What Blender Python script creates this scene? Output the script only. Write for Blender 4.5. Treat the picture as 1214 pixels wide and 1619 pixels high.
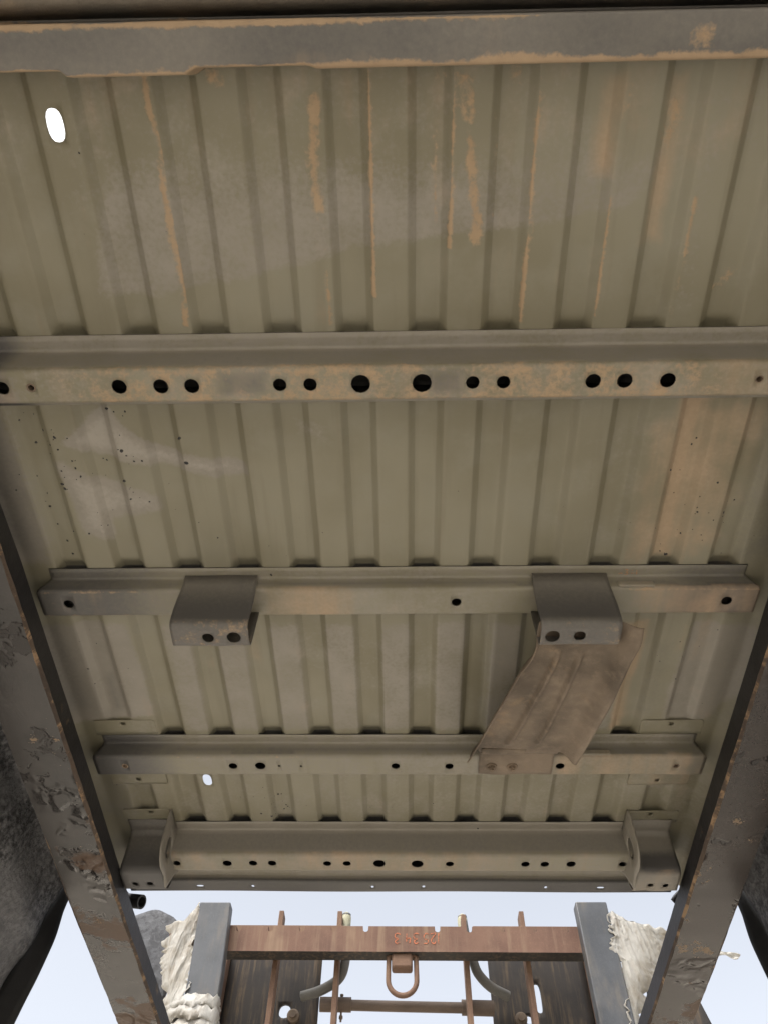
import bpy, bmesh, math, random
import numpy as np
from mathutils import Vector, Matrix
random.seed(4); rng = np.random.default_rng(7)
S = bpy.context.scene
for o in list(bpy.data.objects): bpy.data.objects.remove(o)
C = S.collection
R_ = math.radians

# ---------------------------------------------------------------- camera
# X across the bed, Y along it (towards the forklift), Z up; camera 1 m below the bed floor
def axes(p, y, r):
    fwd = np.array([0, math.cos(p), math.sin(p)]); right = np.array([1., 0, 0]); down = np.array([0, math.sin(p), -math.cos(p)])
    right, down = math.cos(r)*right + math.sin(r)*down, -math.sin(r)*right + math.cos(r)*down
    Z = np.array([[math.cos(y), -math.sin(y), 0], [math.sin(y), math.cos(y), 0], [0, 0, 1]])
    return Z@right, Z@down, Z@fwd
cam = bpy.data.cameras.new('camera'); cam_o = bpy.data.objects.new('camera', cam); C.objects.link(cam_o)
a_, b_, c_ = axes(R_(56.96), R_(2.35), R_(-1.51))
M = Matrix.Identity(4)
for i in range(3):
    M[i][0] = a_[i]; M[i][1] = -b_[i]; M[i][2] = -c_[i]
M[0][3] = .0112
cam_o.matrix_world = M
cam.sensor_fit = 'VERTICAL'; cam.sensor_height = 36; cam.lens = 36*1170/1619
cam.clip_start = .02; cam.clip_end = 3000
S.camera = cam_o
S.render.resolution_x, S.render.resolution_y = 767, 1024

# ---------------------------------------------------------------- sky, sun, exposure: hazy bright overcast
SUN_EL, SUN_AZ = 58, 215          # azimuth clockwise from +Y
w = bpy.data.worlds.new('World'); S.world = w; w.use_nodes = True
nt = w.node_tree; nt.nodes.clear()
sky = nt.nodes.new('ShaderNodeTexSky'); sky.sky_type = 'NISHITA'; sky.sun_disc = False
sky.sun_elevation = R_(SUN_EL); sky.sun_rotation = R_(SUN_AZ); sky.air_density = 1.0; sky.dust_density = 6.0; sky.ozone_density = 1.5
hs = nt.nodes.new('ShaderNodeHueSaturation'); hs.inputs['Saturation'].default_value = .31
bg = nt.nodes.new('ShaderNodeBackground'); bg.inputs['Strength'].default_value = .15
wo = nt.nodes.new('ShaderNodeOutputWorld')
nt.links.new(sky.outputs[0], hs.inputs['Color']); nt.links.new(hs.outputs[0], bg.inputs[0]); nt.links.new(bg.outputs[0], wo.inputs[0])
sl = bpy.data.lights.new('sun', 'SUN'); sl.energy = .6; sl.angle = R_(25); sl.color = (1, .96, .9)
so = bpy.data.objects.new('sun', sl); C.objects.link(so)
az = R_(SUN_AZ); el = R_(SUN_EL)
sd = Vector((math.sin(az)*math.cos(el), math.cos(az)*math.cos(el), math.sin(el)))
so.rotation_euler = sd.to_track_quat('Z', 'Y').to_euler(); so.location = sd*20
S.view_settings.view_transform = 'Standard'; S.view_settings.look = 'None'
S.view_settings.exposure = 1.16; S.view_settings.gamma = 1; S.view_settings.use_curve_mapping = False
S.render.engine = 'CYCLES'; S.cycles.max_bounces = 5; S.cycles.diffuse_bounces = 4; S.cycles.use_adaptive_sampling = True; S.cycles.adaptive_threshold = .02

# ---------------------------------------------------------------- node helper
class NT:
    def __init__(s, name):
        s.mt = bpy.data.materials.new(name); s.mt.use_nodes = True; s.t = s.mt.node_tree
        s.t.nodes.clear(); s.out = s.t.nodes.new('ShaderNodeOutputMaterial'); s.co = None
    def put(s, sock, v):
        if isinstance(v, bpy.types.NodeSocket): s.t.links.new(v, sock)
        elif v is not None:
            if isinstance(v, tuple) and len(v) == 3 and sock.type == 'RGBA': v = v + (1,)
            sock.default_value = v
    def coord(s):
        if s.co is None: s.co = s.t.nodes.new('ShaderNodeTexCoord').outputs['Object']
        return s.co
    def scaled(s, v):
        n = s.t.nodes.new('ShaderNodeVectorMath'); n.operation = 'MULTIPLY'
        s.put(n.inputs[0], s.coord()); n.inputs[1].default_value = v; return n.outputs[0]
    def warp(s, amt, scale, vec=None):
        n = s.t.nodes.new('ShaderNodeTexNoise'); s.put(n.inputs['Vector'], vec or s.coord()); n.inputs['Scale'].default_value = scale
        a = s.t.nodes.new('ShaderNodeVectorMath'); a.operation = 'MULTIPLY_ADD'
        s.put(a.inputs[0], n.outputs['Color']); a.inputs[1].default_value = (amt,)*3; s.put(a.inputs[2], vec or s.coord()); return a.outputs[0]
    def noise(s, scale, detail=3, rough=.55, vec=None, dist=0):
        n = s.t.nodes.new('ShaderNodeTexNoise'); s.put(n.inputs['Vector'], vec or s.coord())
        n.inputs['Scale'].default_value = scale; n.inputs['Detail'].default_value = detail; n.inputs['Roughness'].default_value = rough
        n.inputs['Distortion'].default_value = dist
        return n.outputs['Fac']
    def vor(s, scale, vec=None, feat='F1', out='Distance', rnd=1):
        n = s.t.nodes.new('ShaderNodeTexVoronoi'); n.feature = feat; s.put(n.inputs['Vector'], vec or s.coord()); n.inputs['Scale'].default_value = scale
        n.inputs['Randomness'].default_value = rnd
        return n.outputs[out]
    def m(s, op, a, b=None, c=None, clamp=False):
        n = s.t.nodes.new('ShaderNodeMath'); n.operation = op; n.use_clamp = clamp
        for i, v in enumerate((a, b, c)):
            if v is not None: s.put(n.inputs[i], v)
        return n.outputs[0]
    def step(s, v, lo, hi):
        n = s.t.nodes.new('ShaderNodeMapRange'); n.interpolation_type = 'SMOOTHSTEP'; s.put(n.inputs[0], v)
        n.inputs[1].default_value = lo; n.inputs[2].default_value = hi; return n.outputs[0]
    def mix(s, f, a, b, blend='MIX'):
        n = s.t.nodes.new('ShaderNodeMix'); n.data_type = 'RGBA'; n.blend_type = blend
        s.put(n.inputs[0], f); s.put(n.inputs[6], a); s.put(n.inputs[7], b); return n.outputs[2]
    def attr(s, name='stain'):
        n = s.t.nodes.new('ShaderNodeAttribute'); n.attribute_name = name
        x = s.t.nodes.new('ShaderNodeSeparateColor'); s.put(x.inputs[0], n.outputs['Color'])
        return x.outputs[0], x.outputs[1], x.outputs[2], n.outputs['Alpha']
    def bump(s, h, strength=.3, dist=.002, normal=None):
        n = s.t.nodes.new('ShaderNodeBump'); n.inputs['Strength'].default_value = strength; n.inputs['Distance'].default_value = dist
        s.put(n.inputs['Height'], h)
        if normal is not None: s.put(n.inputs['Normal'], normal)
        return n.outputs[0]
    def finish(s, col, rough=.6, metal=0, normal=None, spec=.5, **kw):
        p = s.t.nodes.new('ShaderNodeBsdfPrincipled'); s.put(p.inputs['Base Color'], col); s.put(p.inputs['Roughness'], rough)
        s.put(p.inputs['Metallic'], metal); s.put(p.inputs['Normal'], normal); s.put(p.inputs['Specular IOR Level'], spec)
        for k, v in kw.items(): s.put(p.inputs[k], v)
        s.t.links.new(p.outputs[0], s.out.inputs[0]); return s.mt

def mat_bed():
    n = NT('bed_primer')
    g, d, mu, dus = n.attr()
    lo = n.noise(2.6, 3, .6); mid = n.noise(13, 4, .6); fine = n.noise(150, 2, .6)
    streak = n.noise(1, 3, .6, n.scaled((30, 2.0, 30)))
    c = lambda v, k: n.m('MULTIPLY', n.m('SUBTRACT', v, .5), k)
    col = n.mix(n.step(lo, .35, .65), (.166, .151, .102), (.212, .198, .146))
    col = n.mix(n.m('MULTIPLY', n.step(mid, .42, .70), .6), col, (.208, .198, .152))
    col = n.mix(n.m('MULTIPLY', n.step(streak, .52, .72), .45), col, (.155, .138, .094))
    mn0 = n.noise(24, 4, .65)
    # overspray of grey primer, grainy at its rim
    gs = n.m('ADD', g, n.m('ADD', c(mid, .5), c(fine, .6)))
    col = n.mix(n.m('MULTIPLY', n.step(gs, .30, .72), .9), col, n.mix(mid, (.175, .160, .136), (.275, .255, .222)))
    col = n.mix(n.m('MULTIPLY', n.step(n.m('ADD', g, n.m('ADD', c(fine, 1.1), c(mn0, 1.0))), .75, 1.7), .8), col, (.30, .278, .243))
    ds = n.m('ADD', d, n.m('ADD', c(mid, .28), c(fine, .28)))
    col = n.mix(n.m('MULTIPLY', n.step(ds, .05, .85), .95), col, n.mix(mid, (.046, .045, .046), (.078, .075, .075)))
    # tan dust film and caked mud
    du = n.m('ADD', dus, n.m('ADD', c(mid, .8), c(streak, .6)))
    col = n.mix(n.m('MULTIPLY', n.step(du, .22, .85), .8), col, n.mix(fine, (.31, .222, .145), (.40, .30, .205)))
    mn = n.noise(30, 4, .68)
    ms = n.m('ADD', mu, n.m('ADD', c(mn, 1.3), c(fine, .8))); mf = n.m('MULTIPLY', n.step(ms, .32, .80), n.step(mu, .0, .12))
    col = n.mix(n.m('MULTIPLY', mf, .85), col, n.mix(mn, (.25, .17, .10), (.40, .295, .19)))
    # sparse black paint splatter
    wv = n.warp(.006, 90)
    v = n.t.nodes.new('ShaderNodeTexVoronoi'); n.put(v.inputs['Vector'], wv); v.inputs['Scale'].default_value = 24
    sx = n.t.nodes.new('ShaderNodeSeparateColor'); n.put(sx.inputs[0], v.outputs['Color'])
    rad = n.m('MULTIPLY', n.m('ADD', .25, n.m('MULTIPLY', sx.outputs[1], sx.outputs[2])), .06)
    sp = n.m('MULTIPLY', n.m('LESS_THAN', v.outputs['Distance'], rad), n.m('LESS_THAN', sx.outputs[0], .30))
    col = n.mix(n.m('MULTIPLY', sp, n.step(lo, .44, .48)), col, (.02, .018, .018))
    nb = n.bump(n.m('ADD', n.m('MULTIPLY', mf, n.m('ADD', .4, mn)), n.m('MULTIPLY', fine, .18)), .4, .0016)
    ro = n.m('ADD', .46, n.m('MULTIPLY', n.m('MAXIMUM', mf, n.step(du, .2, .8)), .4))
    return n.finish(col, ro, 0, nb, .45)

def mat_dark(name, c1, c2, tan=.5, tanc=(.34, .235, .15), bump=.4, rough=.6, ts=(.55, .66), sc=9):
    n = NT(name)
    lo = n.noise(sc, 6, .65, dist=.4); mid = n.noise(45, 4, .6); fine = n.noise(300, 3, .6)
    col = n.mix(n.step(n.noise(5, 4, .6), .35, .65), c1, c2)
    col = n.mix(n.m('MULTIPLY', n.step(mid, .45, .75), .35), col, tuple(v*1.5 for v in c2))
    f = n.m('MULTIPLY', n.step(n.m('ADD', lo, n.m('MULTIPLY', n.m('SUBTRACT', fine, .5), .12)), *ts), tan)
    col = n.mix(f, col, n.mix(fine, tuple(v*.8 for v in tanc), tanc))
    nb = n.bump(n.m('ADD', n.m('MULTIPLY', mid, 1.), n.m('MULTIPLY', fine, .35)), bump, .003)
    return n.finish(col, n.m('ADD', rough, n.m('MULTIPLY', f, .3)), 0, nb, .4)

def mat_fork_bottom(name, base, base2, rust_hi, lumps, mudbias=0):
    n = NT(name)
    wv = n.warp(.03, 22)
    big = n.noise(4.5, 4, .6); mid = n.noise(30, 5, .65, n.scaled((1, .45, 1)), .6); fine = n.noise(260, 3, .6)
    y = n.t.nodes.new('ShaderNodeSeparateXYZ'); n.put(y.inputs[0], n.coord())
    col = n.mix(n.step(big, .38, .62), base, base2)
    col = n.mix(n.m('MULTIPLY', n.step(fine, .4, .8), .3), col, tuple(v*1.7 for v in base2))
    # bare black scale patches
    bk = n.step(n.noise(6, 5, .65, wv), .585, .61)
    col = n.mix(bk, col, (.018, .015, .014))
    # brown rust, more towards the heel
    ru = n.m('ADD', n.noise(6, 6, .62, n.warp(.05, 9)), n.m('MULTIPLY', n.m('SUBTRACT', y.outputs[1], 1.35), .16))
    rf = n.step(ru, .63, .68)
    col = n.mix(n.m('MULTIPLY', rf, .9), col, n.mix(fine, (.050, .028, .018), (.105, .062, .036)))
    # dry mud scuffs
    mf = n.step(n.m('ADD', n.noise(9, 6, .7), n.m('MULTIPLY', n.m('SUBTRACT', fine, .5), .15)), .645-mudbias, .67-mudbias)
    col = n.mix(n.m('MULTIPLY', mf, .85), col, rust_hi)
    # wrinkled, gouged paint
    rz = n.m('ABSOLUTE', n.m('SUBTRACT', n.noise(1, 1.5, .5, n.warp(.5, 2, n.scaled((15, 11, 15)))), .5))
    wz = n.step(n.noise(4.2, 3, .6, n.warp(.02, 20)),   .53, .61)
    h = n.m('ADD', n.m('MULTIPLY', n.m('MULTIPLY', n.step(rz, 0, .12), wz), lumps), n.m('ADD', n.m('MULTIPLY', mid, .10*lumps), n.m('MULTIPLY', bk, -.15)))
    nb = n.bump(h, .65, .007)
    return n.finish(col, n.m('ADD', .24, n.m('ADD', n.m('MULTIPLY', rf, .3), n.m('MULTIPLY', mf, .35))), 0, nb, .45)

def mat_steel(name, a, b, streak_axis=(40, 40, 2.5), sc=(.35, .75), c3=(.2, .14, .09), amt=.5, rough=.5, metal=0):
    n = NT(name)
    st = n.noise(1, 5, .65, n.scaled(streak_axis)); lo = n.noise(6, 5, .6); fine = n.noise(220, 3, .6)
    col = n.mix(n.step(lo, .35, .65), a, b)
    col = n.mix(n.m('MULTIPLY', n.m('MULTIPLY', n.step(st, .44, .70), n.step(n.noise(9, 4, .6), .3, .6)), amt), col, c3)
    col = n.mix(n.m('MULTIPLY', n.step(fine, .5, .8), .25), col, tuple(min(1, v*1.8) for v in b))
    nb = n.bump(n.m('ADD', st, n.m('MULTIPLY', fine, .4)), .25, .002)
    return n.finish(col, n.m('ADD', rough, n.m('MULTIPLY', lo, .2)), metal, nb, .5)

def mat_liner():
    n = NT('undercoat')
    a = n.noise(60, 6, .75); v = n.vor(85); lo = n.noise(5, 4, .6); dr = n.noise(1, 5, .65, n.scaled((14, 14, 3)))
    col = n.mix(n.step(a, .4, .64), (.035, .035, .037), (.19, .19, .195))
    col = n.mix(n.m('MULTIPLY', n.step(lo, .42, .62), .75), col, n.mix(a, (.09, .09, .095), (.24, .24, .245)))
    col = n.mix(n.m('MULTIPLY', n.step(dr, .55, .7), .5), col, (.04, .037, .036))
    nb = n.bump(n.m('ADD', a, n.m('MULTIPLY', v, .6)), .9, .006)
    return n.finish(col, .62, 0, nb, .4)

def mat_plastic():
    n = NT('torn_plastic')
    lo = n.noise(12, 5, .65); st = n.noise(1, 5, .65, n.scaled((48, 48, 6)))
    col = n.mix(n.step(lo, .4, .7), (.66, .64, .59), (.50, .46, .39))
    col = n.mix(n.m('MULTIPLY', n.step(st, .55, .72), .6), col, (.34, .265, .18))
    nb = n.bump(n.m('ADD', st, n.m('MULTIPLY', n.m('ABSOLUTE', n.m('SUBTRACT', n.noise(34, 4, .6, n.scaled((1, 1, .5)), .6), .5)), 2.)), .5, .006)
    p = n.t.nodes.new('ShaderNodeBsdfPrincipled'); n.put(p.inputs['Base Color'], col); p.inputs['Roughness'].default_value = .30; n.put(p.inputs['Normal'], nb)
    tr = n.t.nodes.new('ShaderNodeBsdfTranslucent'); n.put(tr.inputs[0], col); n.put(tr.inputs['Normal'], nb)
    mx = n.t.nodes.new('ShaderNodeMixShader'); mx.inputs[0].default_value = .45
    n.t.links.new(p.outputs[0], mx.inputs[1]); n.t.links.new(tr.outputs[0], mx.inputs[2]); n.t.links.new(mx.outputs[0], n.out.inputs[0])
    return n.mt

def mat_ground():
    n = NT('caliche')
    lo = n.noise(.35, 5, .6); mid = n.noise(6, 5, .65); peb = n.vor(30)
    col = n.mix(lo, (.40, .355, .29), (.52, .475, .40)); col = n.mix(n.m('MULTIPLY', n.step(mid, .5, .8), .5), col, (.33, .285, .225))
    return n.finish(col, .95, 0, n.bump(n.m('ADD', mid, peb), .6, .02), .2)

def mat_chalk():
    n = NT('orange_chalk')
    return n.finish(n.mix(n.step(n.noise(300, 3, .6), .46, .6), (.46, .14, .065), (.17, .085, .055)), .9)

MAT = dict(inner=mat_dark('inner_steel_shade', (.012, .011, .011), (.02, .018, .017), .1), bed=mat_bed(), liner=mat_liner(), plastic=mat_plastic(), ground=mat_ground(), chalk=mat_chalk(),
    shield=mat_dark('shield_steel', (.085, .066, .048), (.185, .145, .107), .55, (.30, .215, .138), .6, .65, (.56, .70), 9),
    sill=mat_dark('sill_brown', (.11, .097, .08), (.15, .13, .105), .5, (.26, .20, .14), .6, .75),
    bolt=mat_dark('bolt_steel', (.10, .075, .055), (.16, .12, .085), .4, (.3, .21, .14), .5, .7),
    rubber=mat_dark('black_trim', (.012, .012, .013), (.02, .02, .021), .1, (.1, .09, .08), .3, .45),
    fork_l=mat_fork_bottom('fork_worn_grey', (.047, .043, .041), (.032, .030, .029), (.24, .165, .095), 1.0),
    fork_r=mat_fork_bottom('fork_worn_brown', (.022, .0165, .014), (.034, .026, .022), (.22, .155, .095), .6, .035),
    fork_side=mat_dark('fork_black_paint', (.009, .009, .010), (.017, .016, .018), .6, (.14, .105, .075), .35, .48, (.63, .68), 18),
    fork_edge=mat_dark('fork_rusty_edge', (.035, .025, .02), (.065, .045, .032), .8, (.30, .20, .12), .8, .8, (.50, .62), 22),
    shank=mat_steel('shank_grey_steel', (.044, .048, .054), (.074, .079, .086), (22, 22, 5), c3=(.14, .12, .095), amt=.6, rough=.40),
    rust=mat_steel('carriage_rust', (.110, .056, .037), (.160, .090, .060), (30, 30, 1.6), c3=(.27, .19, .12), amt=.6, rough=.7),
    rustbar=mat_steel('rusty_bar', (.14, .08, .052), (.20, .125, .08), (60, 60, 3), c3=(.1, .06, .04), amt=.5, rough=.75),
    mast=mat_steel('mast_greasy_steel', (.018, .016, .015), (.034, .029, .025), (75, 75, 6), c3=(.105, .074, .045), amt=.9, rough=.72),
    shaft=mat_steel('shaft_brown', (.085, .06, .045), (.13, .095, .07), (4, 60, 60), c3=(.05, .035, .028), amt=.5, rough=.6),
    hose=mat_steel('hose_grey', (.11, .108, .10), (.15, .147, .135), (20, 20, 20), c3=(.3, .28, .22), amt=.3, rough=.6),
    cream=mat_steel('cream_fitting', (.36, .35, .24), (.42, .41, .30), (20, 20, 20), c3=(.35, .32, .2), amt=.4, rough=.6),
    foam=mat_dark('grey_foam', (.10, .102, .108), (.14, .142, .148), .6, (.055, .055, .058), 1.0, .95, (.45, .6), 40))

# ---------------------------------------------------------------- object helpers
def tag(o, label=None, cat=None, group=None, kind=None):
    for k, v in (('label', label), ('category', cat), ('group', group), ('kind', kind)):
        if v: o[k] = v
    return o
def empty(name, loc):
    o = bpy.data.objects.new(name, None); C.objects.link(o); o.location = loc; o.empty_display_size = .1; return o
def link(name, me, mats, parent=None, sharp=35):
    o = bpy.data.objects.new(name, me); C.objects.link(o)
    for m in (mats if isinstance(mats, (list, tuple)) else [mats]): me.materials.append(m)
    if len(me.polygons):
        me.polygons.foreach_set('use_smooth', [True]*len(me.polygons)); me.set_sharp_from_angle(angle=R_(sharp))
    if parent is not None:
        o.parent = parent
        w_ = parent.location if parent.parent is None else parent.parent.location
        base = parent
        loc = Vector((0, 0, 0))
        while base is not None: loc += base.location; base = base.parent
        o.location = -loc if parent.type == 'EMPTY' else (0, 0, 0)
    return o
def mesh(name, V, F):
    me = bpy.data.meshes.new(name); me.from_pydata([tuple(map(float, v)) for v in V], [], F); me.update(); return me
def solid(o, t, off=0):
    m = o.modifiers.new('thickness', 'SOLIDIFY'); m.thickness = t; m.offset = off; return o
def bev(o, wd=.003, seg=2):
    m = o.modifiers.new('bevel', 'BEVEL'); m.width = wd; m.segments = seg; m.limit_method = 'ANGLE'; m.angle_limit = R_(40); return o
def box(name, x0, x1, y0, y1, z0, z1, mat, parent=None, b=.003):
    V = [(x, y, z) for x in (x0, x1) for y in (y0, y1) for z in (z0, z1)]
    F = [(0, 1, 3, 2), (4, 6, 7, 5), (0, 4, 5, 1), (2, 3, 7, 6), (0, 2, 6, 4), (1, 5, 7, 3)]
    o = link(name, mesh(name, V, F), mat, parent)
    return bev(o, b) if b else o
def tube(name, pts, r, mat, parent=None, seg=12, cap=True, closed=False):
    P = [Vector(p) for p in pts]; n = len(P); rr = r if isinstance(r, (list, tuple)) else [r]*n
    V = []; F = []; up = None
    for i in range(n):
        t = (P[(i+1) % n]-P[i-1]) if closed else (P[min(i+1, n-1)]-P[max(i-1, 0)])
        t.normalize()
        if up is None: up = t.orthogonal().normalized()
        up = (up - t*up.dot(t)).normalized(); s = t.cross(up)
        for k in range(seg):
            a = 2*math.pi*k/seg; V.append(P[i] + (up*math.cos(a)+s*math.sin(a))*rr[i])
    for i in range(n if closed else n-1):
        for k in range(seg):
            a = i*seg+k; b = i*seg+(k+1) % seg; j = ((i+1) % n)*seg
            F.append((a, b, j+(k+1) % seg, j+k))
    if cap and not closed:
        F.append(tuple(range(seg))[::-1]); F.append(tuple(range((n-1)*seg, n*seg)))
    return link(name, mesh(name, V, F), mat, parent, 50)
def smooth_path(pts, n=8):
    P = [Vector(p) for p in pts]; out = []
    for i in range(len(P)-1):
        p0, p1, p2, p3 = P[max(i-1, 0)], P[i], P[i+1], P[min(i+2, len(P)-1)]
        for k in range(n):
            t = k/n
            out.append(.5*((2*p1)+(p2-p0)*t+(2*p0-5*p1+4*p2-p3)*t*t+(3*p1-p0-3*p2+p3)*t**3))
    out.append(P[-1]); return out
def fillet(pts, r, n=4):
    P = [np.array(p, float) for p in pts]; out = [P[0]]
    for a, b, c in zip(P, P[1:], P[2:]):
        u = a-b; v = c-b; lu = np.linalg.norm(u); lv = np.linalg.norm(v); k = min(r, lu*.45, lv*.45)
        p = b+u/lu*k; q = b+v/lv*k
        for i in range(n+1):
            t = i/n; out.append((1-t)**2*p+2*t*(1-t)*b+t*t*q)
    out.append(P[-1]); return np.array(out)
def dist_poly(P, line):
    d = np.full(len(P), 9.)
    for a, b in zip(line, line[1:]):
        a = np.array(a); b = np.array(b); ab = b-a
        t = np.clip(((P-a)@ab)/max(ab@ab, 1e-12), 0, 1); d = np.minimum(d, np.linalg.norm(P-a-t[:, None]*ab, axis=1))
    return d
def inside(P, poly):
    r = np.zeros(len(P), bool); n = len(poly)
    for i in range(n):
        (x0, y0), (x1, y1) = poly[i], poly[(i+1) % n]
        if y0 == y1: continue
        c = ((P[:, 1] < y0) != (P[:, 1] < y1)) & (P[:, 0] < (x1-x0)*(P[:, 1]-y0)/(y1-y0)+x0); r ^= c
    return r
def area(P, poly, soft):
    d = dist_poly(P, list(poly)+[poly[0]]); s = np.where(inside(P, poly), d, -d); return np.clip(.5+s/(2*soft), 0, 1)
def ss(x, a, b):
    t = np.clip((x-a)/(b-a), 0, 1); return t*t*(3-2*t)

_LAT = np.random.default_rng(21).random((64, 64))
def vn(x, y):                                   # smooth value noise, 0..1
    xi = np.floor(x).astype(int); yi = np.floor(y).astype(int); fx = x-xi; fy = y-yi; fx = fx*fx*(3-2*fx); fy = fy*fy*(3-2*fy)
    g_ = lambda a, b: _LAT[a % 64, b % 64]
    return (g_(xi, yi)*(1-fx)+g_(xi+1, yi)*fx)*(1-fy)+(g_(xi, yi+1)*(1-fx)+g_(xi+1, yi+1)*fx)*fy
def ridged(x, y, oct=4):
    r = 0; a = 1
    for k in range(oct): r = r+a*(1-np.abs(2*vn(x+17*k, y+9*k)-1)); a *= .5; x = x*2.03; y = y*1.9
    return r/(2-2**(1-oct))
def sheet(name, U, V, fn, holes, mat, parent, t=.0016, stain=None, sharp=30):
    """pressed sheet: a (u,v) grid mapped into space, with punched holes (uc, vc, ru, rv, pad_u, pad_v, exponent)"""
    U = list(U); V = list(V)
    for (uc, vc, ru, rv, pu, pv, ex) in holes:
        U = [u for u in U if not (uc-pu < u < uc+pu)] + [uc-pu, uc-pu/2, uc, uc+pu/2, uc+pu]
        if pv: V = [v for v in V if not (vc-pv < v < vc+pv)] + [vc-pv, vc-pv/2, vc, vc+pv/2, vc+pv]
    def uniq(a):
        a = sorted(a); o = [a[0]]
        for q in a[1:]:
            if q-o[-1] > 2e-5: o.append(q)
        return np.array(o)
    U = uniq(U); V = uniq(V); nu, nv = len(U), len(V)
    uv = [(u, v) for v in V for u in U]; faces = []; dead = np.zeros((nv-1, nu-1), bool); rings = []
    for (uc, vc, ru, rv, pu, pv, ex) in holes:
        i0 = int(np.argmin(abs(U-(uc-pu)))); i1 = int(np.argmin(abs(U-(uc+pu)))); j0 = int(np.argmin(abs(V-(vc-pv)))); j1 = int(np.argmin(abs(V-(vc+pv))))
        dead[j0:j1, i0:i1] = True
        loop = [(i, j0) for i in range(i0, i1)] + [(i1, j) for j in range(j0, j1)] + [(i, j1) for i in range(i1, i0, -1)] + [(i0, j) for j in range(j1, j0, -1)]
        ids = [j*nu+i for i, j in loop]; st = len(uv)
        for i, j in loop:
            a = math.atan2((V[j]-vc)/pv, (U[i]-uc)/pu); c, s = math.cos(a), math.sin(a)
            k = (abs(c)**ex+abs(s)**ex)**(-1/ex); uv.append((uc+ru*c*k, vc+rv*s*k))
        n = len(ids)
        for k in range(n): faces.append((ids[k], ids[(k+1) % n], st+(k+1) % n, st+k))
    for j in range(nv-1):
        for i in range(nu-1):
            if not dead[j, i]: a = j*nu+i; faces.append((a, a+1, a+nu+1, a+nu))
    uv = np.array(uv); P = fn(uv[:, 0], uv[:, 1])
    used = np.zeros(len(uv), bool)
    for f in faces: used[list(f)] = True
    remap = np.cumsum(used)-1; P = P[used]; faces = [tuple(int(remap[k]) for k in f) for f in faces]
    me = mesh(name, P, faces)
    if stain is not None:
        A = me.attributes.new('stain', 'FLOAT_COLOR', 'POINT'); A.data.foreach_set('color', stain(P).astype(np.float32).ravel())
    o = link(name, me, mat, parent, sharp); solid(o, t); return o
def set_stain(o, *v):
    A = o.data.attributes.new('stain', 'FLOAT_COLOR', 'POINT'); A.data.foreach_set('color', list(map(float, v))*len(o.data.vertices)); return o
def const_stain(g=0, d=0, m=0, k=0):
    return lambda P: np.tile([g, d, m, k], (len(P), 1)).astype(float)

# ================================================================ ground
bm = bmesh.new(); bmesh.ops.create_grid(bm, x_segments=60, y_segments=60, size=600)
me = bpy.data.meshes.new('ground'); bm.to_mesh(me); bm.free()
g = link('ground', me, MAT['ground']); g.location = (0, 0, -1.6); tag(g, kind='structure')

# ================================================================ truck bed
bed = empty('truck_bed', (0, .8, 1.0))
tag(bed, 'khaki primered pickup truck bed seen from below, with ribbed floor and cross members', 'truck bed')

MUD = [([(-.282,.034),(-.283,.068),(-.280,.105),(-.282,.162),(-.281,.232),(-.280,.290),(-.283,.338)], .0026),
 ([(-.086,.065),(-.090,.108),(-.095,.144),(-.089,.188)], .006), ([(-.089,.188),(-.087,.235),(-.086,.284),(-.082,.302),(-.082,.341)], .003),
 ([(-.021,.037),(-.021,.076),(-.0215,.145),(-.022,.30)], .0022), ([(.062,.039),(.061,.097),(.060,.168),(.061,.245)], .0020),
 ([(.082,.045),(.079,.098),(.080,.168),(.077,.238)], .0026), ([(.095,.046),(.099,.071),(.097,.085)], .005),
 ([(.098,.108),(.101,.140),(.107,.176),(.111,.207),(.110,.229)], .006), ([(.119,.192),(.115,.207)], .003),
 ([(.181,.047),(.179,.106),(.179,.155),(.181,.216),(.178,.272),(.178,.340)], .0026), ([(.281,.055),(.281,.088)], .003), ([(.280,.179),(.279,.257),(.279,.333)], .0022),
 ([(.383,.181),(.382,.250),(.381,.334)], .0024), ([(.130,.085),(.131,.126),(.131,.199)], .0018)]
MUDPATCH = [([(.335,.07),(.352,.07),(.352,.115),(.338,.135),(.330,.10)], .008, .55), ([(.455,.27),(.47,.275),(.44,.305),(.428,.30)], .006, .6),
            ([(-.215,.03),(-.19,.03),(-.19,.05),(-.21,.05)], .006, .6), ([(.13,.03),(.165,.03),(.16,.06),(.135,.055)], .006, .5), ([(.05,.03),(.075,.03),(.07,.06),(.055,.06)], .006, .45)]
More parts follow.
